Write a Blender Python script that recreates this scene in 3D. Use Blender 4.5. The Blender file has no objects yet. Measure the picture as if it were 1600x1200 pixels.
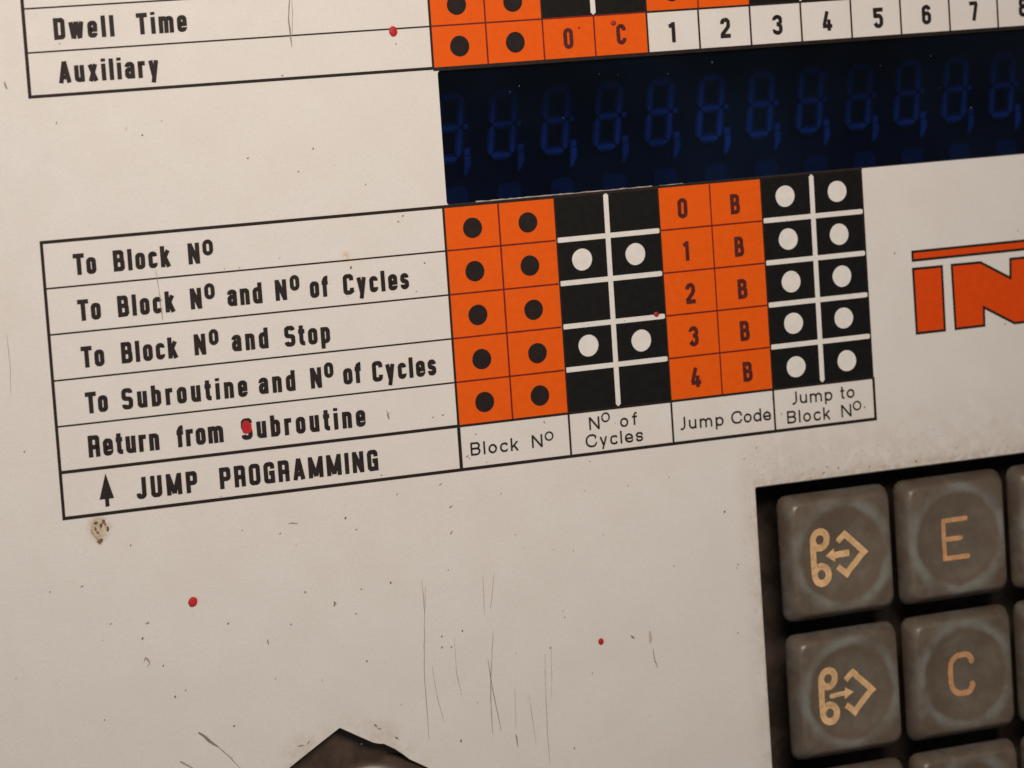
import bpy, bmesh, math, random
from mathutils import Vector, Matrix
from mathutils.geometry import tessellate_polygon

# ---------------------------------------------------------------- units
# The panel is drawn in "cells": one printed table cell is 8.1 mm wide.
# u runs right, v runs down, both measured from the top left corner of the
# orange block of the lower table; h is the height out of the panel face.
S = 0.0081
random.seed(11)
scene = bpy.context.scene
ROT = Matrix.Rotation(math.pi / 2, 4, 'X')        # the panel stands upright

def P(u, v, h=0.0):
    return Vector((u * S, -v * S, h * S))

# ---------------------------------------------------------------- camera
cam_data = bpy.data.cameras.new('camera')
cam = bpy.data.objects.new('camera', cam_data)
scene.collection.objects.link(cam)
right = Vector((0.91451594, -0.06815307, 0.39876779))
down = Vector((-0.10309371, -0.99242497, 0.06681591))
fwd = Vector((0.3911934, -0.10221466, -0.91461461))
m = Matrix((right, -down, -fwd)).transposed().to_4x4()
m.translation = P(-21.1024319, -2.68570334, 51.75615365)
cam.matrix_world = ROT @ m
cam_data.sensor_width = 36.0
cam_data.lens = 36.0 * 5211.0065 / 1600.0
cam_data.clip_start = 0.01
cam_data.clip_end = 50.0
cam_data.dof.use_dof = True
cam_data.dof.focus_distance = 55.6 * S
cam_data.dof.aperture_fstop = 38.0
scene.camera = cam

# ---------------------------------------------------------------- light
world = bpy.data.worlds.new('World')
scene.world = world
world.use_nodes = True
world.node_tree.nodes['Background'].inputs[0].default_value = (0.95, 0.97, 1.0, 1)
world.node_tree.nodes['Background'].inputs[1].default_value = 0.10

def area(name, pos, target, size, power, color):
    d = bpy.data.lights.new(name, 'AREA')
    d.shape = 'DISK'
    d.size = size
    d.energy = power
    d.color = color
    o = bpy.data.objects.new(name, d)
    scene.collection.objects.link(o)
    p = ROT @ P(*pos)
    o.location = p
    o.rotation_euler = ((ROT @ P(*target)) - p).to_track_quat('-Z', 'Y').to_euler()
    return o

area('workshop_lamp', (-3, -11, 28), (1, 2, 0), 0.12, 0.525, (1.0, 0.885, 0.775))
area('window_light', (-52, 2, 26), (3, 3, 0), 0.30, 0.20, (0.80, 0.93, 1.0))

vs = scene.view_settings
vs.view_transform = 'Standard'
vs.look = 'None'
vs.gamma = 1.0
vs.exposure = 0.0
vs.use_curve_mapping = False
scene.render.engine = 'CYCLES'
scene.cycles.max_bounces = 8
scene.cycles.transparent_max_bounces = 8

# ---------------------------------------------------------------- materials
class Nodes:
    def __init__(self, name):
        self.mat = bpy.data.materials.new(name)
        self.mat.use_nodes = True
        self.t = self.mat.node_tree
        self.b = self.t.nodes['Principled BSDF']
        self.out = self.t.nodes['Material Output']
        self.co = self.t.nodes.new('ShaderNodeTexCoord').outputs['Object']
    def link(self, a, b):
        self.t.links.new(a, b)
    def put(self, x, sock):
        if isinstance(x, bpy.types.NodeSocket):
            self.link(x, sock)
        elif isinstance(x, (tuple, list)):
            sock.default_value = tuple(x) + ((1.0,) if len(x) == 3 and len(sock.default_value) == 4 else ())
        else:
            sock.default_value = x
    def math(self, op, a, b=0.0, clamp=False):
        n = self.t.nodes.new('ShaderNodeMath')
        n.operation = op
        n.use_clamp = clamp
        self.put(a, n.inputs[0]); self.put(b, n.inputs[1])
        return n.outputs[0]
    def noise(self, scale, detail=3.0, rough=0.55, stretch=None, offset=(0, 0, 0)):
        mp = self.t.nodes.new('ShaderNodeMapping')
        self.link(self.co, mp.inputs['Vector'])
        mp.inputs['Location'].default_value = offset
        if stretch:
            mp.inputs['Scale'].default_value = stretch
        n = self.t.nodes.new('ShaderNodeTexNoise')
        n.inputs['Scale'].default_value = scale
        n.inputs['Detail'].default_value = detail
        n.inputs['Roughness'].default_value = rough
        self.link(mp.outputs[0], n.inputs['Vector'])
        return n.outputs['Fac']
    def ramp(self, x, a, b, lo=0.0, hi=1.0):
        n = self.t.nodes.new('ShaderNodeMapRange')
        n.interpolation_type = 'SMOOTHSTEP'
        self.put(x, n.inputs['Value'])
        n.inputs['From Min'].default_value = a
        n.inputs['From Max'].default_value = b
        n.inputs['To Min'].default_value = lo
        n.inputs['To Max'].default_value = hi
        return n.outputs['Result']
    def mix(self, f, a, b):
        n = self.t.nodes.new('ShaderNodeMix')
        n.data_type = 'RGBA'
        self.put(f, n.inputs['Factor'])
        self.put(a, n.inputs['A']) if False else self.put(a, n.inputs[6])
        self.put(b, n.inputs[7])
        return n.outputs[2]
    def xyz(self):
        n = self.t.nodes.new('ShaderNodeSeparateXYZ')
        self.link(self.co, n.inputs[0])
        return n.outputs
    def bump(self, h, strength, dist):
        n = self.t.nodes.new('ShaderNodeBump')
        n.inputs['Strength'].default_value = strength
        n.inputs['Distance'].default_value = dist
        self.link(h, n.inputs['Height'])
        self.link(n.outputs[0], self.b.inputs['Normal'])
    def surf(self, color, rough=0.5, spec=0.4):
        self.put(color, self.b.inputs['Base Color'])
        self.put(rough, self.b.inputs['Roughness'])
        self.b.inputs['Specular IOR Level'].default_value = spec
        return self.mat

def ink(name, color, vary=0.10, rough=0.5, spec=0.35, worn=None, worn_amt=0.0):
    """Screen print ink: flat colour with slight unevenness and the paint's bump."""
    n = Nodes(name)
    f = n.ramp(n.noise(900, 4), 0.3, 0.7)
    c = n.mix(f, tuple(x * (1 - vary) for x in color), tuple(min(1, x * (1 + vary)) for x in color))
    if worn:
        w = n.ramp(n.noise(2600, 3), 0.66, 0.74, 0, worn_amt)
        c = n.mix(w, c, worn)
    n.bump(n.noise(2600, 3), 0.18, 0.0001)
    return n.surf(c, rough, spec)

def panel_paint():
    n = Nodes('cream_panel_paint')
    base = n.mix(n.ramp(n.noise(120, 5, 0.6), 0.3, 0.7), (0.765, 0.717, 0.674), (0.795, 0.755, 0.716))
    base = n.mix(n.ramp(n.noise(1500, 4, 0.7), 0.35, 0.72, 0, 0.28), base, (0.70, 0.652, 0.608))
    base = n.mix(n.ramp(n.noise(430, 4, 0.65, offset=(3, 1, 0)), 0.56, 0.76, 0, 0.16), base, (0.67, 0.615, 0.56))
    # small dark flecks in the paint
    fl = n.ramp(n.noise(2400, 2, 0.5, offset=(7, 2, 0)), 0.71, 0.79, 0, 0.34)
    base = n.mix(fl, base, (0.33, 0.28, 0.24))
    # grime creeping away from the keypad opening
    x, y, z = n.xyz()
    dx = n.math('MAXIMUM', n.math('SUBTRACT', 5.55 * S, x), 0.0)
    dy = n.math('MAXIMUM', n.math('ADD', y, 5.40 * S), 0.0)
    d = n.math('SQRT', n.math('ADD', n.math('MULTIPLY', dx, n.math('MULTIPLY', dx, 9.0)), n.math('MULTIPLY', dy, dy)))
    g = n.math('MULTIPLY', n.ramp(d, 0.0, 1.5 * S, 1, 0), n.ramp(n.noise(380, 5, 0.7), 0.30, 0.66), True)
    base = n.mix(n.math('MULTIPLY', g, 0.42), base, (0.52, 0.42, 0.31))
    edge = n.math('MULTIPLY', n.ramp(d, 0.0, 0.28 * S, 1, 0), n.ramp(n.noise(900, 4, 0.7), 0.35, 0.62), True)
    base = n.mix(n.math('MULTIPLY', edge, 0.42), base, (0.32, 0.21, 0.125))
    sp = n.math('MULTIPLY', n.ramp(d, 0.0, 1.2 * S, 1, 0), n.ramp(n.noise(1700, 2, 0.5, offset=(1, 5, 0)), 0.60, 0.68), True)
    base = n.mix(n.math('MULTIPLY', sp, 0.26), base, (0.22, 0.16, 0.12))
    # brown smears around the broken hole and the rust spots
    def spot(base, u, v, r0, r1, amt, col, sc, lo, hi, sx=1.0):
        ex = n.math('MULTIPLY', n.math('SUBTRACT', x, u * S), sx)
        ey = n.math('ADD', y, v * S)
        dd = n.math('SQRT', n.math('ADD', n.math('MULTIPLY', ex, ex), n.math('MULTIPLY', ey, ey)))
        mk = n.math('MULTIPLY', n.ramp(dd, r0 * S, r1 * S, 1, 0), n.ramp(n.noise(sc, 4, 0.7, offset=(u, v, 0)), lo, hi), True)
        return n.mix(n.math('MULTIPLY', mk, amt), base, col)
    base = spot(base, -2.3, 9.7, 0.9, 1.7, 0.36, (0.52, 0.40, 0.29), 500, 0.36, 0.66)
    base = spot(base, -3.2, 8.95, 0.1, 0.55, 0.42, (0.52, 0.37, 0.24), 700, 0.36, 0.60)
    base = spot(base, -1.75, 8.78, 0.05, 0.40, 0.34, (0.52, 0.39, 0.26), 700, 0.36, 0.60)
    base = spot(base, -6.37, 4.66, 0.10, 0.27, 0.80, (0.52, 0.40, 0.26), 1500, 0.38, 0.56)
    base = spot(base, -6.37, 4.70, 0.05, 0.25, 0.35, (0.20, 0.11, 0.07), 2100, 0.50, 0.58)
    base = spot(base, -6.37, 4.88, 0.02, 0.10, 0.80, (0.36, 0.17, 0.08), 2000, 0.36, 0.56)
    base = spot(base, -1.79, 0.68, 0.02, 0.16, 0.60, (0.62, 0.34, 0.08), 2200, 0.42, 0.60)
    base = spot(base, -7.8, 1.2, 0.2, 3.2, 0.16, (0.62, 0.50, 0.40), 160, 0.30, 0.70, 2.0)
    base = n.mix(n.ramp(n.noise(3400, 3, 0.7, offset=(5, 5, 5)), 0.30, 0.72, 0, 0.34), base, (0.66, 0.605, 0.555))
    n.bump(n.noise(2500, 4, 0.65), 0.26, 0.00014)
    return n.surf(base, n.ramp(n.noise(300, 3), 0.3, 0.7, 0.42, 0.58), 0.35)

def legend_ink(name, color):
    """Moulded legend: dull, dirty and rubbed unevenly."""
    n = Nodes(name)
    c = n.mix(n.ramp(n.noise(700, 4, 0.65), 0.32, 0.68), tuple(x * 0.80 for x in color), tuple(min(1, x * 1.10) for x in color))
    c = n.mix(n.ramp(n.noise(420, 5, 0.7, offset=(3, 3, 3)), 0.50, 0.70, 0, 0.55), c, (color[0] * 0.55, color[1] * 0.42, color[2] * 0.40))
    c = n.mix(n.ramp(n.noise(1900, 3, 0.6, offset=(1, 8, 3)), 0.60, 0.70, 0, 0.6), c, (0.16, 0.10, 0.065))
    return n.surf(c, 0.6, 0.3)

def plain(name, color, rough=0.5, spec=0.4, metal=0.0, vary=0.25, scale=500):
    n = Nodes(name)
    c = n.mix(n.ramp(n.noise(scale, 5, 0.65), 0.3, 0.7), tuple(x * (1 - vary) for x in color), tuple(min(1, x * (1 + vary)) for x in color))
    n.b.inputs['Metallic'].default_value = metal
    return n.surf(c, rough, spec)

def key_plastic():
    """Grey keycap plastic: brown finger grime in the dish, a patchy pale rim."""
    n = Nodes('worn_grey_key_plastic')
    info = n.t.nodes.new('ShaderNodeObjectInfo')
    add = n.t.nodes.new('ShaderNodeVectorMath'); add.operation = 'ADD'
    comb = n.t.nodes.new('ShaderNodeCombineXYZ')
    n.link(info.outputs['Random'], comb.inputs[0]); n.link(info.outputs['Random'], comb.inputs[1])
    raw = n.co
    x, y, z = n.xyz()
    n.link(raw, add.inputs[0]); n.link(comb.outputs[0], add.inputs[1])
    n.co = add.outputs[0]
    r = n.math('SQRT', n.math('ADD', n.math('MULTIPLY', x, x), n.math('MULTIPLY', y, y)))
    r = n.math('ADD', r, n.math('MULTIPLY', n.math('SUBTRACT', n.noise(330, 3), 0.5), 0.15 * S))
    base = n.mix(n.ramp(n.noise(260, 5, 0.65), 0.3, 0.7), (0.130, 0.098, 0.070), (0.172, 0.140, 0.105))
    dirt = n.ramp(n.noise(150, 5, 0.65, offset=(2, 7, 0)), 0.40, 0.68, 0, 0.62)
    base = n.mix(dirt, base, (0.108, 0.072, 0.048))
    ring = n.math('MULTIPLY', n.ramp(r, 0.80 * S, 0.91 * S), n.ramp(r, 0.91 * S, 1.12 * S, 1, 0), True)
    ring = n.math('MULTIPLY', ring, n.ramp(n.noise(210, 3, 0.5, offset=(4, 4, 1)), 0.34, 0.66, 0.12, 0.80), True)
    base = n.mix(ring, base, (0.225, 0.232, 0.208))
    crust = n.math('MULTIPLY', n.ramp(r, 0.68 * S, 0.79 * S), n.ramp(r, 0.80 * S, 0.86 * S, 1, 0), True)
    base = n.mix(n.math('MULTIPLY', crust, 0.45), base, (0.135, 0.09, 0.06))
    # flanks: patches of cooler grey, then dark brown, stronger lower down
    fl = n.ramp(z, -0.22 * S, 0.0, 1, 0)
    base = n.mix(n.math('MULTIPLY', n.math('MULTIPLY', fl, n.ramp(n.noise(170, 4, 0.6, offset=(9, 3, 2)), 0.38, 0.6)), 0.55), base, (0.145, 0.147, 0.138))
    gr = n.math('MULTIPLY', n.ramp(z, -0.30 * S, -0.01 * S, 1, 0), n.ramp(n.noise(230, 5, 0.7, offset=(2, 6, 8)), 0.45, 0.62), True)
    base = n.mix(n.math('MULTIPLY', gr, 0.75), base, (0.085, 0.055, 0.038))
    crn = n.math('MULTIPLY', n.ramp(r, 0.93 * S, 1.12 * S), n.ramp(n.noise(300, 5, 0.7, offset=(6, 1, 4)), 0.42, 0.62), True)
    base = n.mix(n.math('MULTIPLY', crn, 0.55), base, (0.105, 0.072, 0.050))
    n.bump(n.noise(1800, 3), 0.15, 0.0001)
    return n.surf(base, n.ramp(n.noise(400, 3), 0.3, 0.7, 0.30, 0.48), 0.5)

def filter_glass():
    n = Nodes('blue_filter_glass')
    t = n.t
    tr = t.nodes.new('ShaderNodeBsdfTransparent')
    tr.inputs[0].default_value = (0.10, 0.20, 0.56, 1)
    gl = t.nodes.new('ShaderNodeBsdfGlossy')
    gl.inputs['Roughness'].default_value = 0.12
    fr = t.nodes.new('ShaderNodeFresnel'); fr.inputs[0].default_value = 1.36
    m1 = t.nodes.new('ShaderNodeMixShader')
    n.link(fr.outputs[0], m1.inputs[0]); n.link(tr.outputs[0], m1.inputs[1]); n.link(gl.outputs[0], m1.inputs[2])
    df = t.nodes.new('ShaderNodeBsdfDiffuse'); df.inputs[0].default_value = (0.06, 0.14, 0.30, 1)
    m2 = t.nodes.new('ShaderNodeMixShader')
    n.link(n.ramp(n.noise(34, 3, 0.5), 0.35, 0.72, 0.010, 0.045), m2.inputs[0])
    n.link(m1.outputs[0], m2.inputs[1]); n.link(df.outputs[0], m2.inputs[2])
    n.link(m2.outputs[0], n.out.inputs['Surface'])
    return n.mat

M = dict(
    panel=panel_paint(),
    black=ink('black_print', (0.0065, 0.0058, 0.0054), 0.2, 0.58, 0.18, (0.03, 0.026, 0.023), 0.25),
    line=ink('dark_brown_print', (0.021, 0.012, 0.010), 0.2, 0.55, 0.2, (0.14, 0.08, 0.06), 0.5),
    text=ink('black_lettering_print', (0.021, 0.0145, 0.0135), 0.25, 0.55, 0.2, (0.13, 0.08, 0.07), 0.4),
    maroon=ink('maroon_overprint', (0.155, 0.008, 0.004), 0.25, 0.5, 0.3),
    num=ink('brown_overprint', (0.085, 0.012, 0.008), 0.25, 0.5, 0.3, (0.5, 0.16, 0.08), 0.35),
    dot=ink('brown_black_print', (0.020, 0.0125, 0.012), 0.15, 0.58, 0.15),
    orange=ink('orange_print', (0.80, 0.106, 0.004), 0.035, 0.55, 0.14, (0.74, 0.16, 0.04), 0.15),
    logo=ink('red_orange_print', (0.72, 0.066, 0.004), 0.04, 0.55, 0.14, (0.55, 0.05, 0.005), 0.3),
    white=ink('cream_print', (0.775, 0.735, 0.69), 0.04, 0.5, 0.35, (0.55, 0.48, 0.42), 0.4),
    red=plain('red_paint', (0.52, 0.022, 0.026), 0.45, 0.2, vary=0.15),
    redblack=plain('dull_red_paint', (0.36, 0.02, 0.02), 0.4, 0.4, vary=0.2),
    scr_d=plain('dark_scratch', (0.31, 0.25, 0.205), 0.6),
    scr_m=plain('brown_scratch', (0.48, 0.395, 0.33), 0.6),
    scr_l=plain('pale_scratch', (0.54, 0.47, 0.41), 0.6),
    scr_f=plain('faint_scratch', (0.58, 0.52, 0.46), 0.6),
    speck=plain('dirt_speck', (0.18, 0.14, 0.115), 0.6),
    edge=plain('cut_panel_edge', (0.42, 0.38, 0.34), 0.45),
    lip=plain('dark_painted_edge', (0.055, 0.050, 0.047), 0.4),
    dark=plain('dark_cavity', (0.020, 0.016, 0.014), 0.6, 0.3),
    well=plain('dusty_key_well', (0.05, 0.034, 0.026), 0.6, 0.3, vary=0.5, scale=250),
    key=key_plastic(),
    peach=legend_ink('pale_peach_inlay', (0.80, 0.50, 0.25)),
    amber=legend_ink('orange_brown_inlay', (0.66, 0.345, 0.165)),
    glass=filter_glass(),
    flake=plain('tan_primer', (0.55, 0.45, 0.33), 0.6, vary=0.2, scale=1500),
    rust=plain('rust_brown', (0.17, 0.085, 0.045), 0.7, vary=0.4, scale=1500),
    tube=plain('unlit_segment_phosphor', (0.27, 0.34, 0.35), 0.6, 0.1, vary=0.45, scale=60),
    tubehalo=plain('segment_blur', (0.095, 0.125, 0.13), 0.6, 0.1, vary=0.45, scale=60),
    reflection=plain('grey_painted_reflection', (0.065, 0.095, 0.10), 0.6, 0.1, vary=0.3, scale=700),
    board=plain('black_tube_board', (0.016, 0.016, 0.018), 0.7, 0.2),
    dust=plain('pale_dust', (0.75, 0.72, 0.68), 0.7),
    dusty=plain('grey_dust', (0.11, 0.11, 0.10), 0.8),
    dome=plain('glossy_dark_brown_plastic', (0.066, 0.043, 0.032), 0.22, 0.4, vary=0.3, scale=300),
    film=plain('brown_grimy_edge', (0.32, 0.22, 0.16), 0.5, vary=0.3, scale=900),
)

# ---------------------------------------------------------------- object helpers
COL = scene.collection
def obj(name, me, mat=None, parent=None, label=None):
    o = bpy.data.objects.new(name, me)
    COL.objects.link(o)
    if mat is not None:
        me.materials.append(mat)
    if parent is not None:
        o.parent = parent
    if label:
        o['label'] = label
    return o

def thing(name, label, cat, u=0, v=0, h=0, group=None):
    o = bpy.data.objects.new(name, None)
    o.empty_display_size = 0.005
    COL.objects.link(o)
    o.matrix_world = ROT @ Matrix.Translation(P(u, v, h))
    o['label'] = label
    o['category'] = cat
    if group:
        o['group'] = group
    return o

class Ink:
    """Collects flat printed shapes; every shape sits a hair above the last."""
    def __init__(self, h=0.006, zf=None, shift=0.0):
        self.v = []; self.f = []; self.h = h; self.k = 0; self.zf = zf; self.shift = shift
    def lift(self):
        self.k += 1
        return self.h + 0.00004 * min(self.k, 90)
    def add(self, pts, faces):
        z = self.lift(); b = len(self.v)
        for u, v in pts:
            u += self.shift
            self.v.append(P(u, v, z + (self.zf(u, v) if self.zf else 0.0)))
        for f in faces:
            # v runs down, so flip to keep the face towards the viewer
            self.f.append([b + i for i in f])
    def poly(self, pts):
        a = sum(pts[i - 1][0] * pts[i][1] - pts[i][0] * pts[i - 1][1] for i in range(len(pts)))
        if a > 0:
            pts = pts[::-1]
        if len(pts) > 4:
            tris = tessellate_polygon([[Vector((p[0], p[1], 0)) for p in pts]])
            ff = []
            for t in tris:
                q = [pts[i] for i in t]
                ar = (q[1][0]-q[0][0])*(q[2][1]-q[0][1]) - (q[2][0]-q[0][0])*(q[1][1]-q[0][1])
                ff.append(list(t) if ar < 0 else list(t)[::-1])
            self.add(pts, ff)
        else:
            self.add(pts, [list(range(len(pts)))])
    def rect(self, u0, v0, u1, v1):
        self.poly([(u0, v0), (u1, v0), (u1, v1), (u0, v1)])
    def bar(self, a, b, w):
        self.stroke([a, b], w)
    def disc(self, u, v, r, n=48, rv=None, wob=0.0):
        rv = rv or r
        ph = random.random() * 6
        self.poly([(u + r * (1 + wob * math.sin(3 * 2 * math.pi * i / n + ph)) * math.cos(2 * math.pi * i / n),
                    v + rv * (1 + wob * math.sin(2 * 2 * math.pi * i / n + ph)) * math.sin(2 * math.pi * i / n)) for i in range(n)])
    def stroke(self, pts, w, closed=False, cap=0.0, taper=None):
        """A ribbon of width w along pts with mitred joints; cap>0 rounds the ends."""
        q = [pts[0]]
        for p in pts[1:]:
            if (p[0] - q[-1][0]) ** 2 + (p[1] - q[-1][1]) ** 2 > 1e-10:
                q.append(p)
        if closed and len(q) > 2 and (q[0][0]-q[-1][0])**2 + (q[0][1]-q[-1][1])**2 < 1e-8:
            q.pop()
        n = len(q); L = []; R = []
        def nrm(a, b):
            dx, dy = b[0] - a[0], b[1] - a[1]
            l = math.hypot(dx, dy) or 1e-9
            return (dy / l, -dx / l)
        for i in range(n):
            hw = w / 2 if taper is None else w / 2 * taper[min(i, len(taper) - 1)]
            if closed:
                n1 = nrm(q[i - 1], q[i]); n2 = nrm(q[i], q[(i + 1) % n])
            else:
                n1 = nrm(q[max(i - 1, 0)], q[max(i, 1)]); n2 = nrm(q[min(i, n - 2)], q[min(i + 1, n - 1)])
            mx, my = n1[0] + n2[0], n1[1] + n2[1]
            l2 = mx * mx + my * my
            if l2 < 0.25:
                mx, my, k = n2[0], n2[1], 1.0
            else:
                k = min(2.0 / l2, 2.2)
            L.append((q[i][0] + mx * k * hw, q[i][1] + my * k * hw))
            R.append((q[i][0] - mx * k * hw, q[i][1] - my * k * hw))
        pts2 = L + R
        ff = []
        for i in range(n if closed else n - 1):
            j = (i + 1) % n
            ff.append([i, n + i, n + j, j])
        self.add(pts2, ff)
        if cap and not closed:
            self.disc(q[0][0], q[0][1], w / 2 * cap, 14); self.disc(q[-1][0], q[-1][1], w / 2 * cap, 14)
    def build(self, name, mat, parent, label=None):
        me = bpy.data.meshes.new(name)
        me.from_pydata([tuple(p) for p in self.v], [], self.f)
        # make every printed face look outwards
        bm = bmesh.new(); bm.from_mesh(me)
        bm.normal_update()
        for f in bm.faces:
            if f.normal.z < 0:
                f.normal_flip()
        bm.to_mesh(me); bm.free()
        return obj(name, me, mat, parent, label)

# ---------------------------------------------------------------- lettering
def fillet(pts, closed=False, seg=9):
    """pts of (x, y, radius): round every corner that has a radius."""
    out = []
    n = len(pts)
    for i, p in enumerate(pts):
        r = p[2] if len(p) > 2 else 0
        if r <= 0 or (not closed and i in (0, n - 1)):
            out.append((p[0], p[1])); continue
        a = Vector(pts[i - 1][:2]); b = Vector(p[:2]); c = Vector(pts[(i + 1) % n][:2])
        d1 = (a - b); d2 = (c - b)
        l1, l2 = d1.length, d2.length
        if l1 < 1e-6 or l2 < 1e-6:
            out.append((p[0], p[1])); continue
        d1 /= l1; d2 /= l2
        ang = math.acos(max(-1, min(1, d1.dot(d2))))
        if ang > 3.1:
            out.append((p[0], p[1])); continue
        t = r / math.tan(ang / 2)
        t = min(t, l1, l2); r = t * math.tan(ang / 2)
        cen = b + (d1 + d2).normalized() * (r / math.sin(ang / 2))
        s = b + d1 * t; e = b + d2 * t
        a0 = math.atan2(s.y - cen.y, s.x - cen.x); a1 = math.atan2(e.y - cen.y, e.x - cen.x)
        da = (a1 - a0 + math.pi) % (2 * math.pi) - math.pi
        for k in range(seg + 1):
            g = a0 + da * k / seg
            out.append((cen.x + r * math.cos(g), cen.y + r * math.sin(g)))
    return out

class Face:
    """A stroke typeface: s stroke, xh x-height, all relative to the cap height."""
    def __init__(self, s, xh, wl, wc, wn, cap=0.0, desc=0.25, rmax=1.0):
        self.s, self.xh, self.wl, self.wc, self.wn, self.cap, self.desc, self.rmax = s, xh, wl, wc, wn, cap, desc, rmax
    def glyph(self, ch):
        """returns (width, [(points, closed)])"""
        s, xh = self.s, self.xh
        h = s / 2
        up = ch.isupper(); dg = ch.isdigit()
        W = self.wn if dg else (self.wc if up else self.wl)
        thin = self.s < 0.15
        k = {'m': 1.55, 'w': 1.45, 'i': 0, 'l': 0, 'I': 0, 'r': 0.74, 'f': 0.66, 't': 0.66, 's': 0.92, 'c': 0.93,
             'M': 1.36, 'T': 0.98, 'J': 0.88, 'A': 1.12, 'N': 1.06, 'k': 1.02, 'y': 1.04, 'x': 1.04, 'O': 1.02}.get(ch, 1.0)
        if thin:
            k = {'m': 1.55, 'i': 0, 'l': 0, 'r': 0.6, 'f': 0.60, 't': 0.50, 's': 0.86, 'c': 0.90, 'e': 1.0, 'J': 0.55, 'C': 1.18,
                 'N': 0.98, 'k': 0.90, 'y': 0.92, 'B': 1.0, 'u': 0.92}.get(ch, 1.0)
        W = max(W * k, s) if k else s
        if dg and ch == '1':
            W = self.wn * 0.68
        L, R, B, T, X = h, W - h, h, 1 - h, xh - h
        r = min((R - L) / 2, self.rmax)
        C = W / 2
        st = []
        def p(pts, closed=False):
            st.append((fillet(pts, closed), closed))
        def bowl(t=X):
            p([(L, B, r), (R, B, r), (R, t, r), (L, t, r)], True)
        if ch == 'o': bowl()
        elif ch in 'lI': p([(C, 0), (C, 1)])
        elif ch == 'i':
            p([(C, 0), (C, xh)]); p([(C, 0.88), (C, 1.02)])
        elif ch == 'd': bowl(); p([(R, 0), (R, 1)])
        elif ch == 'b': bowl(); p([(L, 0), (L, 1)])
        elif ch == 'p': bowl(); p([(L, -self.desc), (L, xh)])
        elif ch == 'a':
            m = xh * 0.55
            p([(L, xh * 0.70), (L, X, r), (R, X, r), (R, 0)])
            p([(R, m), (L, m, r * 0.9), (L, B, r), (R - s * 0.2, B, r), (R, xh * 0.42)])
        elif ch == 'c':
            e = 0.70 if not thin else 0.74
            p([(R, xh * e), (R, X, r), (L, X, r), (L, B, r), (R, B, r), (R, xh * (1 - e))])
        elif ch == 'e':
            m = xh * 0.47
            p([(L, m), (R, m), (R, X, r), (L, X, r), (L, B, r), (R, B, r), (R, xh * 0.28)])
        elif ch == 'f':
            a = W * 0.45
            p([(W, T + 0.01), (a, T + 0.01, W * 0.4), (a, 0)]); p([(0, X), (W, X)])
        elif ch == 't':
            a = W * 0.45
            p([(a, 0.97), (a, B, W * 0.35), (W, B)]); p([(0, X), (W, X)])
        elif ch == 'r':
            p([(L, 0), (L, xh)]); p([(L, xh * 0.55), (L, X, r * 1.1), (W, X)])
        elif ch == 'n':
            p([(L, 0), (L, xh)]); p([(L, xh * 0.5), (L, X, r), (R, X, r), (R, 0)])
        elif ch == 'm':
            r2 = min((C - L) / 2, self.rmax)
            p([(L, 0), (L, xh)]); p([(L, xh * 0.5), (L, X, r2), (C, X, r2), (C, 0)]); p([(C, xh * 0.5), (C, X, r2), (R, X, r2), (R, 0)])
        elif ch == 'u':
            p([(R, 0), (R, xh)]); p([(L, xh), (L, B, r), (R, B, r), (R, xh * 0.5)])
        elif ch == 'w':
            q = s * 0.42
            p([(q, xh), (W * 0.28, 0.02)]); p([(W * 0.28, 0.0), (C, xh)]); p([(C, xh), (W * 0.72, 0.0)]); p([(W * 0.72, 0.02), (W - q, xh)])
        elif ch == 'x':
            q = s * 0.55
            p([(q, 0), (W - q, xh)]); p([(q, xh), (W - q, 0)])
        elif ch == 'y':
            q = s * 0.5
            p([(q, xh), (C, 0.02)]); p([(W - q, xh), (C - (W / 2 - q) * 0.33, -self.desc)])
        elif ch == 'k':
            p([(L, 0), (L, 1)]); p([(L, xh * 0.36), (W - s * 0.5, xh)]); p([(L + (R - L) * 0.42, xh * 0.56), (W - s * 0.45, 0)])
        elif ch in 'sS':
            t = X if ch == 's' else T
            mid = (t + B) / 2; r3 = min(r, (t - mid) / 2)
            p([(R, t - r3 * 1.25), (R, t, r3), (L, t, r3), (L, mid + 0.02, r3), (R, mid - 0.02, r3), (R, B, r3), (L, B, r3), (L, B + r3 * 1.25)])
        elif ch == 'T': p([(0, T), (W, T)]); p([(C, 0), (C, 1 - s * 0.3)])
        elif ch in 'BD8' or ch == 'R' or ch == 'P':
            m = 0.52
            rr = r * (0.8 if not thin else 1.0)
            if ch == 'B':
                rb = min(rr, (m - B) / 2)
                p([(L, 0), (L, 1)])
                p([(L, T), (R - s * 0.1, T, rb), (R - s * 0.1, m, rb), (L, m)]); p([(L, m), (R, m, rb), (R, B, rb), (L, B)])
            elif ch == 'D':
                p([(L, 0), (L, 1)]); p([(L, T), (R, T, rr), (R, B, rr), (L, B)])
            elif ch == '8':
                r3 = min(r, 0.2)
                p([(L, B, r3), (R, B, r3), (R, m, r3), (L, m, r3)], True); p([(L + s * 0.1, m, r3), (R - s * 0.1, m, r3), (R - s * 0.1, T, r3), (L + s * 0.1, T, r3)], True)
            else:
                m = 0.46
                p([(L, 0), (L, 1)]); p([(L, T), (R, T, rr), (R, m, rr), (L, m)])
                if ch == 'R': p([(C, m), (R, m, rr * 0.6), (R, 0)])
        elif ch in 'N':
            p([(L, 0), (L, 1)]); p([(R, 0), (R, 1)])
            p([(L, 1 - s * 0.2), (R, s * 0.2)])
        elif ch == 'M':
            p([(L, 0), (L, 1)]); p([(R, 0), (R, 1)]); p([(L, 1 - s * 0.2), (C, 0.08)]); p([(R, 1 - s * 0.2), (C, 0.08)])
        elif ch == 'A':
            q = s * 0.5
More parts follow.
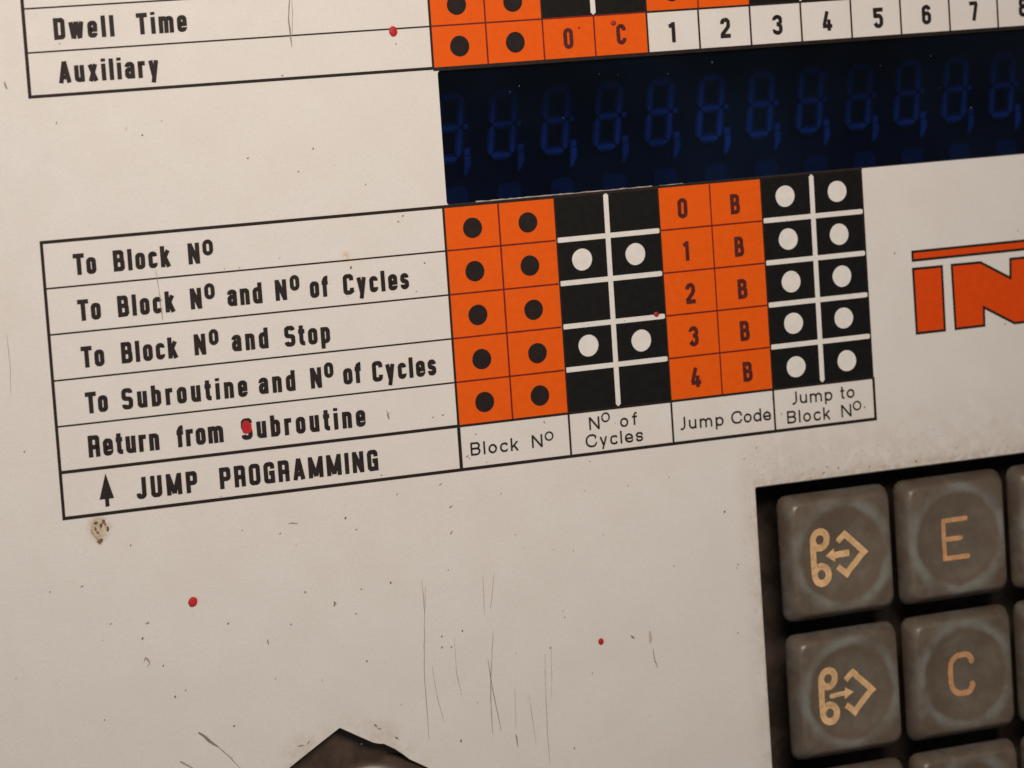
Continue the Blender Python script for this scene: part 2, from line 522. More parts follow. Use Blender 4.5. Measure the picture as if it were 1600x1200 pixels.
            p([(q, 0), (C, 1)]); p([(W - q, 0), (C, 1)]); p([(W * 0.25, 0.27), (W * 0.75, 0.27)])
        elif ch in 'CG':
            e = 0.68
            pts = [(R, e), (R, T, r), (L, T, r), (L, B, r), (R, B, r), (R, 1 - e)]
            if ch == 'G': pts = pts[:4] + [(R, B, r), (R, 0.48), (C, 0.48)]
            p(pts)
            if ch == 'G': p([(R, 0), (R, 0.4)])
        elif ch in 'O0': p([(L, B, r), (R, B, r), (R, T, r), (L, T, r)], True)
        elif ch == 'U': p([(L, 1), (L, B, r), (R, B, r), (R, 1)])
        elif ch == 'J':
            if thin: p([(R, 1), (R, B - 0.03, 0.28), (0, B - 0.03)])
            else: p([(R, 1), (R, B, r), (L, B, r), (L, 0.26)])
        elif ch == 'E':
            p([(R + h, T), (L, T), (L, B), (R + h, B)]); p([(L, 0.51), (R, 0.51)])
        elif ch == '1': p([(R, 0), (R, 1)]); p([(0.02, 0.80), (R, T - 0.02)])
        elif ch == '2': p([(L, 0.70), (L, T, r), (R, T, r), (R, 0.56, 0.2), (L, B + 0.10, 0.1), (L, B)]); p([(0, B), (W, B)])
        elif ch == '3':
            r3 = min(r, 0.2)
            p([(L, 0.74), (L, T, r3), (R, T, r3), (R, 0.53, r3), (C - s * 0.2, 0.53)]); p([(C - s * 0.2, 0.53), (R, 0.53, r3), (R, B, r3), (L, B, r3), (L, 0.26)])
        elif ch == '4': p([(W * 0.52, 1), (h * 0.7, 0.24 + h * 0.5)]); p([(0, 0.24), (W, 0.24)]); p([(R - s * 0.35, 0), (R - s * 0.35, 0.58)])
        elif ch == '5': p([(W, T), (L, T), (L, 0.53)]); p([(L, 0.50), (L + 0.02, 0.60, 0.05), (R, 0.60, r), (R, B, r), (L, B, r), (L, 0.26)])
        elif ch == '6': p([(R, 0.74), (R, T, r), (L, T, r), (L, 0.3)]); p([(L, B, r), (R, B, r), (R, 0.57, r), (L, 0.57, r)], True)
        elif ch == '7': p([(0, T), (W - h * 0.4, T)]); p([(R, T), (R, 0.8), (C - s * 0.1, 0)])
        return W, st

BOLD_FACE = Face(0.207, 0.785, 0.472, 0.540, 0.48, rmax=0.105)
NUM_FACE = Face(0.200, 0.78, 0.465, 0.49, 0.50)
LIGHT_FACE = Face(0.138, 0.72, 0.70, 0.80, 0.6)

def write(k, face, word, u0, u1, v0, v1, cap, wobble=0.004):
    """Set a word between u0 and u1 on a baseline v0..v1 with the given cap height."""
    gl = [face.glyph(c) for c in word]
    tot = sum(g[0] for g in gl) * cap
    sx = 1.0
    if len(word) == 1:
        sx = (u1 - u0) / tot; gap = 0.0
    else:
        gap = ((u1 - u0) - tot) / (len(word) - 1)
        if gap < 0.045 * cap:                      # too wide: narrow the letters a little
            gap = 0.045 * cap
            sx = ((u1 - u0) - gap * (len(word) - 1)) / tot
    u = u0
    for w, st in gl:
        vb = v0 + (v1 - v0) * ((u - u0) / max(u1 - u0, 1e-6))
        for pts, closed in st:
            o = [(u + x * cap * sx + random.uniform(-1, 1) * wobble * cap, vb - y * cap + random.uniform(-1, 1) * wobble * cap) for x, y in pts]
            k.stroke(o, face.s * cap, closed, face.cap)
        u += w * cap * sx + gap

# ---------------------------------------------------------------- data measured off the panel
# words: (text, left u, right u, baseline v at left, baseline v at right)
TITLES = [
    ('Dwell Time', [('Dwell', -6.451, -5.456, -3.194, -3.182), ('Time', -5.078, -4.235, -3.188, -3.188)],
     []),
    ('Auxiliary', [('Auxiliary', -6.433, -4.765, -2.503, -2.492)],
     []),
    ('To Block No', [('To', -6.443, -6.069, 0.565, 0.574), ('Block', -5.78, -4.82, 0.569, 0.57), ('N', -4.516, -4.323, 0.565, 0.564)],
     [(-4.265, -4.086, 0.187, 0.447)]),
    ('To Block No and No of Cycles', [('To', -6.434, -6.054, 1.307, 1.307), ('Block', -5.768, -4.804, 1.306, 1.308), ('N', -4.537, -4.35, 1.298, 1.298), ('and', -3.905, -3.306, 1.307, 1.306), ('N', -3.073, -2.876, 1.294, 1.294), ('of', -2.47, -2.15, 1.304, 1.306), ('Cycles', -1.883, -0.712, 1.309, 1.312)],
     [(-4.291, -4.116, 0.899, 1.161), (-2.812, -2.647, 0.899, 1.156)]),
    ('To Block No and Stop', [('To', -6.438, -6.059, 2.062, 2.062), ('Block', -5.771, -4.819, 2.059, 2.055), ('N', -4.532, -4.339, 2.05, 2.05), ('and', -3.889, -3.26, 2.051, 2.056), ('Stop', -2.974, -2.178, 2.063, 2.078)],
     [(-4.275, -4.112, 1.652, 1.912)]),
    ('To Subroutine and No of Cycles', [('To', -6.431, -6.062, 2.802, 2.804), ('Subroutine', -5.824, -3.683, 2.802, 2.811), ('and', -3.482, -2.847, 2.798, 2.803), ('N', -2.576, -2.383, 2.799, 2.799), ('of', -1.997, -1.682, 2.798, 2.784), ('Cycles', -1.48, -0.333, 2.803, 2.8)],
     [(-2.328, -2.165, 2.395, 2.65)]),
    ('Return from Subroutine', [('Return', -6.443, -5.255, 3.512, 3.522), ('from', -4.951, -4.158, 3.518, 3.511), ('Subroutine', -3.843, -1.663, 3.516, 3.526)],
     []),
    ('JUMP PROGRAMMING', [('JUMP', -5.701, -4.664, 4.282, 4.283), ('PROGRAMMING', -4.278, -1.494, 4.28, 4.286)],
     []),
]
HEADINGS = [
    ('Block No', [('Block', 0.19, 1.071, 4.232, 4.236), ('N', 1.323, 1.524, 4.229, 4.229)],
     [(1.568, 1.733, 3.975, 4.136)]),
    ('No of Cycles', [('N', 2.412, 2.614, 4.039, 4.039), ('of', 3.001, 3.327, 4.054, 4.036), ('Cycles', 2.328, 3.418, 4.335, 4.332)],
     [(2.65, 2.813, 3.763, 3.934)]),
    ('Jump Code', [('Jump', 4.15, 4.991, 4.224, 4.238), ('Code', 5.144, 5.925, 4.234, 4.241)],
     []),
    ('Jump to Block No', [('Jump', 6.364, 7.172, 4.013, 4.027), ('to', 7.336, 7.617, 4.021, 4.023), ('Block', 6.244, 7.107, 4.345, 4.354), ('N', 7.33, 7.537, 4.348, 4.348)],
     [(7.569, 7.742, 4.085, 4.256)]),
]
TOP_CODES = [('0', 2.413, 2.597, -2.831, -2.481),
    ('C', 3.405, 3.593, -2.839, -2.491),
    ('1', 4.403, 4.531, -2.813, -2.466),
    ('2', 5.399, 5.595, -2.828, -2.476),
    ('3', 6.413, 6.62, -2.817, -2.468),
    ('4', 7.416, 7.601, -2.819, -2.479),
    ('5', 8.43, 8.633, -2.821, -2.464),
    ('6', 9.418, 9.614, -2.814, -2.469),
    ('7', 10.409, 10.581, -2.82, -2.478),
    ('8', 11.431, 11.633, -2.84, -2.482)]
JUMP_CODES = [('0', 4.356, 4.552, 0.217, 0.565),
    ('B', 5.381, 5.568, 0.228, 0.578),
    ('1', 4.42, 4.525, 0.968, 1.305),
    ('B', 5.411, 5.598, 0.973, 1.322),
    ('2', 4.412, 4.597, 1.694, 2.054),
    ('B', 5.422, 5.616, 1.717, 2.063),
    ('3', 4.422, 4.607, 2.448, 2.798),
    ('B', 5.416, 5.61, 2.449, 2.801),
    ('4', 4.414, 4.604, 3.169, 3.514),
    ('B', 5.423, 5.619, 3.169, 3.518)]
SCRATCHES = [
    ('d', 0.028, [(-2.429, -3.715), (-2.49, -3.302), (-2.48, -3.072), (-2.466, -2.83)]),
    ('l', 0.012, [(-2.408, -3.693), (-2.415, -3.329), (-2.446, -3.017)]),
    ('l', 0.012, [(-0.871, 6.213), (-0.85, 6.543), (-0.859, 6.816)]),
    ('m', 0.014, [(-0.804, 6.331), (-0.872, 6.978), (-0.906, 7.357), (-0.942, 7.901), (-0.938, 8.452), (-0.94, 8.937)]),
    ('l', 0.01, [(-0.787, 7.703), (-0.736, 8.261), (-0.639, 8.694)]),
    ('f', 0.01, [(-0.349, 7.268), (-0.354, 7.873), (-0.289, 8.269)]),
    ('m', 0.013, [(0.456, 6.305), (0.385, 6.704), (0.349, 6.865)]),
    ('m', 0.012, [(0.373, 7.255), (0.335, 7.526), (0.314, 7.656)]),
    ('d', 0.016, [(0.32, 7.646), (0.269, 8.015), (0.244, 8.345), (0.233, 8.565), (0.228, 9.031)]),
    ('d', 0.014, [(0.236, 7.734), (0.269, 8.093), (0.312, 8.465), (0.392, 8.999)]),
    ('f', 0.01, [(0.249, 6.301), (0.235, 6.96)]),
    ('f', 0.01, [(0.695, 8.297), (0.665, 9.017)]),
    ('d', 0.03, [(0.653, 9.093), (0.666, 9.162), (0.679, 9.309)]),
    ('m', 0.012, [(1.273, 8.267), (1.257, 8.656), (1.244, 9.158), (1.252, 9.708)]),
    ('f', 0.009, [(0.948, 8.444), (1.025, 9.349)]),
    ('f', 0.01, [(1.42, 7.674), (1.397, 8.229), (1.356, 8.614)]),
    ('f', 0.01, [(1.298, 7.769), (1.271, 8.3)]),
    ('m', 0.06, [(3.303, 7.659), (3.314, 7.762), (3.3, 7.862)]),
    ('m', 0.02, [(3.349, 7.959), (3.361, 8.141), (3.411, 8.318)]),
    ('d', 0.03, [(2.936, 7.688), (2.971, 7.716), (3.006, 7.743)]),
    ('d', 0.05, [(-4.979, 8.234), (-4.896, 8.3), (-4.784, 8.423), (-4.67, 8.516)]),
    ('m', 0.016, [(-4.782, 8.402), (-4.618, 8.566), (-4.454, 8.741), (-4.304, 8.947)]),
    ('m', 0.03, [(-5.334, 8.663), (-5.187, 8.76), (-5.074, 8.852)]),
    ('d', 0.03, [(-7.323, -2.583), (-7.308, -2.521), (-7.286, -2.469)]),
    ('l', 0.012, [(-5.083, 0.586), (-5.066, 0.774), (-5.051, 0.984)]),
    ('d', 0.018, [(-5.051, 0.984), (-5.046, 1.193), (-5.033, 1.423)]),
    ('d', 0.045, [(-2.451, 6.378), (-2.438, 6.423), (-2.464, 6.463)]),
    ('d', 0.02, [(-3.67, 6.853), (-3.664, 6.907), (-3.656, 6.951)]),
    ('d', 0.03, [(-2.967, 6.15), (-2.934, 6.17)]),
    ('m', 0.02, [(-3.156, 4.988), (-3.088, 4.98), (-2.989, 5.008)]),
    ('d', 0.025, [(-3.326, 5.144), (-3.296, 5.12)]),
    ('d', 0.03, [(-0.275, 5.063), (-0.215, 5.037)]),
    ('d', 0.03, [(-0.286, 5.515), (-0.247, 5.46)]),
    ('d', 0.025, [(-0.431, 4.657), (-0.378, 4.641)]),
    ('d', 0.03, [(-1.909, 8.542), (-1.855, 8.593)]),
    ('d', 0.028, [(-1.846, 8.617), (-1.79, 8.641)]),
    ('d', 0.03, [(-1.548, 8.814), (-1.493, 8.855)]),
    ('d', 0.02, [(-3.272, 8.712), (-3.182, 8.715)]),
    ('d', 0.02, [(-3.101, 8.705), (-3.08, 8.654)]),
    ('d', 0.03, [(-1.264, 3.344), (-1.238, 3.455)]),
    ('l', 0.012, [(-1.282, 3.289), (-1.253, 3.356), (-1.194, 3.341)]),
    ('d', 0.025, [(-0.466, 3.511), (-0.431, 3.499)]),
    ('d', 0.025, [(-0.29, 3.487), (-0.254, 3.475)]),
    ('d', 0.02, [(1.568, 3.781), (1.589, 3.827)]),
    ('d', 0.03, [(0.098, 4.243), (0.147, 4.216)]),
    ('m', 0.02, [(-5.411, -1.684), (-5.365, -1.722)]),
    ('d', 0.025, [(-6.533, -1.858), (-6.524, -1.898)]),
    ('d', 0.035, [(-5.72, 6.322), (-5.665, 6.308)]),
    ('m', 0.03, [(-5.805, 6.945), (-5.777, 6.875), (-5.737, 6.912), (-5.71, 6.98), (-5.757, 7.026)]),
    ('d', 0.03, [(-6.759, 5.586), (-6.715, 5.566)]),
    ('m', 0.03, [(-6.332, 6.251), (-6.287, 6.236)]),
    ('f', 0.01, [(-7.627, 1.378), (-7.609, 1.893), (-7.642, 2.403)]),
    ('d', 0.025, [(-7.507, 3.282), (-7.484, 3.311)]),
    ('m', 0.03, [(6.958, 5.177), (6.995, 5.204)]),
]
SPECKS = [(-6.372, -3.129, 0.018), (-5.13, -1.581, 0.02), (-3.372, -1.075, 0.022), (-0.636, -2.762, 0.017), (-2.669, -2.373, 0.02), (-2.231, -1.146, 0.018), (-2.517, -0.789, 0.018), (-1.355, -0.485, 0.014), (-1.883, -0.845, 0.011), (-0.736, 0.088, 0.018), (-0.823, 0.176, 0.02), (-0.407, 0.909, 0.021), (-1.723, 0.867, 0.027), (-3.659, 0.693, 0.014), (-2.957, 0.597, 0.012), (-0.592, 1.366, 0.013), (-1.453, 4.371, 0.017), (-1.198, 4.725, 0.019), (-2.144, 5.013, 0.024), (-1.967, 5.229, 0.02), (-2.163, 8.844, 0.022), (-1.427, 6.196, 0.021), (-1.96, 6.236, 0.019), (-2.083, 6.638, 0.02), (-3.239, 6.663, 0.019), (-1.952, 7.46, 0.021), (-0.575, 7.227, 0.02), (-2.769, 7.667, 0.013), (-1.402, 8.281, 0.014), (-0.195, 7.179, 0.022), (-0.361, 9.055, 0.022), (-0.414, 7.43, 0.017), (-0.589, 7.412, 0.022), (-4.362, 8.217, 0.026), (-6.548, 7.798, 0.014), (-7.272, 5.598, 0.018), (-5.328, 7.586, 0.022), (-5.486, 7.048, 0.017), (-5.14, 7.506, 0.014), (-5.799, 6.554, 0.022), (8.59, 1.535, 0.019), (10.793, 3.014, 0.019), (4.897, 5.746, 0.024), (5.096, 6.707, 0.018), (5.073, 6.767, 0.013), (5.013, 7.917, 0.019), (3.063, 5.068, 0.011), (2.909, 3.97, 0.011), (2.54, 5.866, 0.011), (3.851, 6.579, 0.014), (5.344, 4.857, 0.017), (1.729, 9.493, 0.017), (2.161, 8.24, 0.012), (1.692, 7.091, 0.013), (1.714, 7.2, 0.014), (1.407, 7.689, 0.02), (6.906, 5.286, 0.024), (7.207, 5.234, 0.018), (7.828, 5.288, 0.017), (8.788, 5.298, 0.029), (9.637, 5.15, 0.017), (6.128, 4.15, 0.013), (0.155, 4.271, 0.013), (0.465, 4.372, 0.012), (0.302, 3.873, 0.016), (6.134, 4.162, 0.013), (5.976, 3.861, 0.019), (7.801, 4.214, 0.022), (2.518, 2.232, 0.013), (4.125, 2.159, 0.001), (3.205, 2.226, 0.013), (-1.816, 1.338, 0.011), (-1.697, 1.263, 0.013), (-3.923, 0.69, 0.013), (-6.471, 6.495, 0.011), (-3.584, 7.532, 0.013), (-4.279, 4.395, 0.011), (-3.962, 4.997, 0.014), (-0.373, 6.112, 0.014), (0.684, 4.935, 0.013), (3.868, 5.016, 0.013), (10.8, 7.407, 0.011)]

# ---------------------------------------------------------------- the panel plate
def circle(cu, cv, r, n=24):
    return [(cu + r * math.cos(2 * math.pi * i / n), cv + r * math.sin(2 * math.pi * i / n)) for i in range(n)]

def round_rect(u0, v0, u1, v1, r, n=5):
    o = []
    for cu, cv, a in ((u1 - r, v0 + r, -90), (u1 - r, v1 - r, 0), (u0 + r, v1 - r, 90), (u0 + r, v0 + r, 180)):
        for i in range(n + 1):
            g = math.radians(a + 90 * i / n)
            o.append((cu + r * math.cos(g), cv + r * math.sin(g)))
    return o

DISPLAY = (0.085, -2.262, 14.2, -0.030)
KEYPAD = (5.545, 5.405, 13.45, 13.25)
HOLE = [(-2.517, 8.53), (-2.25, 8.688), (-1.946, 8.865), (-1.84, 8.90), (-1.753, 8.915), (-1.565, 9.031), (-1.44, 9.13), (-1.314, 9.245),
        (-1.001, 9.435), (-0.72, 9.72), (-0.95, 10.3), (-1.45, 10.85), (-2.1, 11.0), (-3.0, 10.75), (-3.8, 10.2), (-4.15, 9.62),
        (-3.95, 9.36), (-3.447, 9.066), (-3.1, 8.862), (-2.60, 8.575)]
OUTER = round_rect(-15, -11, 19, 18, 0.8)

def inset(poly, d):
    """Offset a closed polygon outwards by d (mitred)."""
    n = len(poly)
    a = sum(poly[i - 1][0] * poly[i][1] - poly[i][0] * poly[i - 1][1] for i in range(n))
    sg = 1 if a > 0 else -1
    out = []
    for i in range(n):
        p, q, r = poly[i - 1], poly[i], poly[(i + 1) % n]
        def nn(a, b):
            dx, dy = b[0] - a[0], b[1] - a[1]; l = math.hypot(dx, dy) or 1e-9
            return dy / l * sg, -dx / l * sg
        n1, n2 = nn(p, q), nn(q, r)
        mx, my = n1[0] + n2[0], n1[1] + n2[1]
        k = min(2.0 / max(mx * mx + my * my, 0.3), 2.0)
        out.append((q[0] + mx * k * d, q[1] + my * k * d))
    return out

def wall(name, poly, levels, mat, parent, label=None):
    """A ring of walls following poly through (offset, height) levels."""
    v = []; f = []; n = len(poly)
    for off, h in levels:
        ring = inset(poly, off) if off else poly
        v += [tuple(P(a, b, h)) for a, b in ring]
    for k in range(len(levels) - 1):
        for i in range(n):
            j = (i + 1) % n
            f.append((k * n + i, k * n + j, (k + 1) * n + j, (k + 1) * n + i))
    me = bpy.data.meshes.new(name); me.from_pydata(v, [], f)
    return obj(name, me, mat, parent, label)

panel = thing('control_panel', 'cream painted machine control panel printed with black and orange tables', 'control panel')
disp_poly = round_rect(*DISPLAY, 0.05)
key_poly = round_rect(*KEYPAD, 0.035)
LIP = 0.018
loops = [OUTER, inset(disp_poly, 0.012), inset(key_poly, LIP), inset(HOLE, 0.01)]
flat = [p for l in loops for p in l]
tri = tessellate_polygon([[Vector((a, b, 0)) for a, b in l] for l in loops])
me = bpy.data.meshes.new('front_plate')
me.from_pydata([tuple(P(a, b)) for a, b in flat], [], [tuple(t) for t in tri])
bm = bmesh.new(); bm.from_mesh(me); bm.normal_update()
for fc in bm.faces:
    if fc.normal.z < 0: fc.normal_flip()
bm.to_mesh(me); bm.free()
plate = obj('front_plate', me, M['panel'], panel)
wall('keypad_opening_edge', key_poly, [(LIP, 0.0), (0.0, -LIP), (0.0, -0.22)], M['edge'], plate, 'bare cut edge round the keypad opening')
wall('display_opening_edge', disp_poly, [(0.012, 0.0), (0.0, -0.012), (0.0, -0.20)], M['lip'], plate, 'dark painted edge round the display opening')
wall('broken_hole_edge', HOLE, [(0.01, 0.0), (0.0, -0.012), (0.012, -0.16)], M['film'], plate, 'grimy edge of the broken hole')
wall('plate_rim', OUTER, [(0.0, 0.0), (0.0, -0.24)], M['edge'], plate)

# housing behind the plate: an open box that keeps the openings dark
hv = []; hf = []
for h, off in ((-0.25, -0.4), (-6.0, -0.4)):
    hv += [tuple(P(a, b, h)) for a, b in inset(OUTER, off)]
n = len(OUTER)
for i in range(n):
    j = (i + 1) % n
    hf.append((i, j, n + j, n + i))
hf.append(tuple(range(n, 2 * n)))
me = bpy.data.meshes.new('housing'); me.from_pydata(hv, [], hf)
obj('housing', me, M['dark'], panel)
# floor under the keys
k = Ink(h=-1.35); k.rect(KEYPAD[0] - 0.6, KEYPAD[1] - 0.6, KEYPAD[2] + 0.6, KEYPAD[3] + 0.6)
k.build('key_well', M['well'], panel, 'dark dusty floor between the keys')

# ---------------------------------------------------------------- printed tables
RH = 0.741                                     # row height of the lower table
UL = -6.941
V5, V6 = 5 * RH, 4.449
T0, T1, TM, TN = -3.012, -2.316, -3.708, -4.404   # row lines of the upper table
UC = 2.042                                     # edge between orange and black blocks
H1, H2, H3 = 0.004, 0.008, 0.012

def rules_lower():
    k = Ink(h=H2)
    k.bar((UL, -0.025), (UL, V6 + 0.027), 0.050)
    k.bar((UL - 0.02, 0.0), (4.0, 0.0), 0.052)
    k.bar((4.0, -0.008), (8.03, -0.008), 0.036)
    for r in range(1, 5):
        k.bar((UL, r * RH), (-0.02, r * RH), 0.026)
    k.bar((UL, V5), (0.0, V5), 0.052)
    k.bar((0.0, V5 + 0.004), (8.03, V5 + 0.004), 0.040)
    k.bar((UL - 0.02, V6), (8.045, V6), 0.054)
    k.bar((0.0, 0.0), (0.0, V5), 0.040)
    k.bar((0.0, V5), (0.0, V6), 0.058)
    for u in (UC, 4.0, 6.0):
        k.bar((u, V5), (u, V6), 0.036)
    k.bar((8.012, 0.0), (8.012, V5), 0.030)
    k.bar((8.020, V5), (8.020, V6), 0.050)
    for u in (UC, 4.0, 6.0):                    # dark seams beside the black blocks
        k.bar((u, 0.0), (u, V5), 0.030)
    return k.build('jump_table_rules', M['line'], panel, 'dark ruled lines of the five row jump programming table')
def rules_upper():
    k = Ink(h=H2)
    k.bar((-6.927, TN - 2), (-6.927, T1 + 0.025), 0.054)
    for v in (TN, TM, T0):
        k.bar((-6.927, v), (-0.02, v), 0.025)
    k.bar((-6.95, T1), (0.0, T1), 0.050)
    k.bar((0.0, TN - 2), (0.0, T1 + 0.02), 0.040)
    k.bar((0.0, T1 + 0.018), (14.2, T1 + 0.018), 0.060)
    k.bar((4.0, T0), (14.2, T0), 0.034)
    k.bar((4.0, TM), (4.0, T1), 0.034)
    for u in range(5, 15):
        k.bar((u - 0.01, T0), (u - 0.01, T1), 0.034)
    k.bar((UC, TN), (UC, T0), 0.030); k.bar((6.0, TN), (6.0, T0), 0.030)
    return k.build('upper_table_rules', M['line'], panel, 'dark ruled lines of the upper table cut off by the photo edge')
low = rules_lower()
upp = rules_upper()

def cells(parent, u0, u1, v0, v1, name='orange_cell', mat='orange', label=None):
    k = Ink(h=H1); k.rect(u0, v0, u1, v1)
    return k.build(name, M[mat], parent, label)

# lower table: orange cells, black blocks, dots
for r in range(5):
    for a, b in ((0.0, 1.0), (1.0, UC), (4.0, 5.0), (5.0, 6.0)):
        cells(low, a, b, r * RH, (r + 1) * RH)
cells(low, UC, 4.0, 0.0, V5, 'black_block', 'black', 'black block of the cycles columns')
cells(low, 6.0, 8.02, 0.0, V5, 'black_block', 'black', 'black block of the jump to block columns')
k = Ink(h=H2)
for r in range(1, 5):
    k.bar((0.02, r * RH), (UC - 0.02, r * RH), 0.027); k.bar((4.02, r * RH), (5.98, r * RH), 0.027)
k.bar((1.0, 0.02), (1.0, V5), 0.029); k.bar((5.0, 0.02), (5.0, V5), 0.025)
k.build('maroon_cell_lines', M['maroon'], low)
for uc, a, b, v0 in ((3.0, 2.06, 3.965, 0.04), (6.998, 6.025, 7.975, 0.036)):
    k = Ink(h=H2)
    k.stroke([(uc + 0.008, v0), (uc, 1.2), (uc - 0.008, 3.655)], 0.092, cap=0.6)
    for r in range(1, 5):
        k.stroke([(a, r * RH + 0.002), (b, r * RH - 0.002)], 0.088, cap=0.85)
    k.build('white_cell_lines', M['white'], low)
DARK = [(0.506, 0.396), (0.495, 1.126), (0.495, 1.868), (0.509, 2.619), (0.507, 3.349),
        (1.527, 0.391), (1.51, 1.123), (1.524, 1.878), (1.54, 2.622), (1.534, 3.348)]
for u, v in DARK:
    k = Ink(h=H2); k.disc(u, v, 0.174, wob=0.012); k.build('black_dot', M['dot'], low)
PALE = [(2.488, 1.107), (3.5, 1.103), (2.501, 2.588), (3.507, 2.599), (6.466, 0.347), (7.505, 0.346), (6.479, 1.101), (7.498, 1.104),
        (6.486, 1.852), (7.506, 1.849), (6.483, 2.587), (7.492, 2.591), (6.482, 3.358), (7.504, 3.353)]
for u, v in PALE:
    k = Ink(h=H2); k.disc(u, v, 0.187, wob=0.014); k.build('white_dot', M['white'], low)

# upper table
for a, b in ((0.0, 1.0), (1.0, UC), (UC, 3.0), (3.0, 4.0)):
    cells(upp, a, b, T0, T1)
for a, b in ((0.0, 1.0), (1.0, UC), (4.0, 5.0), (5.0, 6.0)):
    cells(upp, a, b, TM, T0)
cells(upp, UC, 4.0, TM, T0, 'black_block', 'black'); cells(upp, 6.0, 14.2, TM, T0, 'black_block', 'black')
k = Ink(h=H2)
k.bar((0.02, T0), (4.0, T0), 0.027); k.bar((1.0, TM), (1.0, T1), 0.029); k.bar((UC, T0), (UC, T1), 0.027); k.bar((3.0, T0), (3.0, T1), 0.027); k.bar((5.0, TM), (5.0, T0 - 0.01), 0.025)
k.build('maroon_cell_lines', M['maroon'], upp)
k = Ink(h=H2)
k.stroke([(3.0, TM), (3.0, T0 - 0.045)], 0.092, cap=0.6)
k.build('white_cell_line', M['white'], upp)
k = Ink(h=H2); k.stroke([(7.0, TM), (7.0, T0 - 0.045)], 0.092, cap=0.6)
k.build('white_cell_line', M['white'], upp)
for u, v in ((0.503, -2.653), (1.522, -2.653), (0.497, -3.346), (1.521, -3.335), (4.508, -3.342)):
    k = Ink(h=H2); k.disc(u, v, 0.174, wob=0.012); k.build('black_dot', M['dot'], upp)

# ---------------------------------------------------------------- lettering
def ring_o(k, box, s):
    a, b, c, d = box
    w, h = b - a, d - c
    r = min(w, h) / 2 - s / 2
    k.stroke(fillet([(a + s / 2, c + s / 2, r), (b - s / 2, c + s / 2, r), (b - s / 2, d - s / 2, r), (a + s / 2, d - s / 2, r)], True), s, True)
for name, words, sups in TITLES:
    par = upp if name in ('Dwell Time', 'Auxiliary') else low
    k = Ink(h=H3)
    cap = 0.342 if words[0][3] < 3 else 0.352
    for w, a, b, c, d in words:
        c2 = (c + d) / 2
        write(k, BOLD_FACE, w, a, b, c * 0.5 + c2 * 0.5, d * 0.5 + c2 * 0.5, cap)
    for bx in sups:
        ring_o(k, bx, 0.066)
    k.build('row_title', M['text'], par, 'bold lettering reading ' + name)
k = Ink(h=H3)                                   # arrow beside JUMP PROGRAMMING
k.poly([(-6.197, 3.800), (-6.328, 4.213), (-6.086, 4.215)]); k.rect(-6.236, 4.213, -6.172, 4.338)
k.build('up_arrow', M['text'], low, 'small black arrow pointing up')
for name, words, sups in HEADINGS:
    k = Ink(h=H3)
    for w, a, b, c, d in words:
        write(k, LIGHT_FACE, w, a, b, c, d, 0.222, 0.006)
    for bx in sups:
        ring_o(k, bx, 0.026)
    k.build('column_heading', M['text'], low, 'thin lettering reading ' + name)
for par, codes, vmat in ((upp, TOP_CODES, None), (low, JUMP_CODES, None)):
    for ch, a, b, c, d in codes:
        k = Ink(h=H3)
        write(k, NUM_FACE, ch, a, b, d, d, d - c, 0.004)
        k.build('cell_code', M['num'] if (par is low or ch in '0C') else M['text'], par, 'character ' + ch)

# logo at the right edge: a bar over the letters i N, orange with a dark outline
bar = [(8.96, 1.545), (15.5, 1.545), (15.5, 1.70), (8.96, 1.70)]
let_i = [(8.955, 1.852), (9.548, 1.855), (9.54, 3.008), (8.96, 3.008)]
let_n = [(9.755, 1.852), (10.355, 1.858), (10.965, 2.195), (10.985, 1.852), (11.62, 1.852), (11.62, 3.02), (11.0, 3.02), (10.375, 2.672), (10.365, 3.002), (9.765, 3.005)]
logo_root = None
for nm, poly, lab in (('logo_bar', bar, 'long orange bar above the letters'), ('logo_letter', let_i, 'orange outlined letter i'), ('logo_letter', let_n, 'orange outlined letter N')):
    k = Ink(h=H1); k.poly(poly)
    fill = k.build(nm, M['logo'], panel, lab)
    k = Ink(h=H2); k.stroke(poly, 0.045, True)
    k.build('dark_outline', M['line'], fill)

# ---------------------------------------------------------------- wear: scratches, specks, paint drops
for kind, w, pts in SCRATCHES:
    k = Ink(h=0.017)
    n = len(pts)
    q = []
    for i in range(n - 1):                       # resample so the ribbon can wander and thin out
        for s in range(4):
            t = s / 4
            q.append((pts[i][0] + (pts[i + 1][0] - pts[i][0]) * t + random.uniform(-1, 1) * 0.003,
                      pts[i][1] + (pts[i + 1][1] - pts[i][1]) * t + random.uniform(-1, 1) * 0.003))
    q.append(pts[-1])
    tp = [0.25 + 0.75 * math.sin(math.pi * min(1, (i + 0.6) / len(q))) * random.uniform(0.55, 1.1) for i in range(len(q))]
    k.stroke(q, w * 0.85, taper=tp)
    k.build('scratch', M['scr_' + kind], panel)
k = Ink(h=0.018)
for u, v, r in SPECKS:
    a = random.uniform(0.8, 1.5)
    k.disc(u, v, r * 0.62, 9, r * 0.62 * a, wob=0.25)
for i in range(100):                             # the fine peppering between them
    u, v = random.uniform(-8.6, 12.0), random.uniform(-4.3, 10.6)
    if DISPLAY[0] - 0.1 < u and DISPLAY[1] - 0.1 < v < DISPLAY[3] + 0.1: continue
    if KEYPAD[0] - 0.08 < u and v > KEYPAD[1] - 0.08: continue
    if -4.6 < u < -0.5 and v > 8.3: continue
    if -6.9 < u < 8.1 and -0.05 < v < 4.5: continue
    if -6.9 < u < 0 and v < T1: continue
    if -0.1 < u and v < T1 + .05: continue
    r = abs(random.gauss(0, 0.0045)) + 0.002
    k.disc(u, v, r, 7, r * random.uniform(0.6, 1.9), wob=0.3)
o = k.build('dirt_specks', M['speck'], panel, 'fine dark specks of dirt in the paint')
o['kind'] = 'stuff'

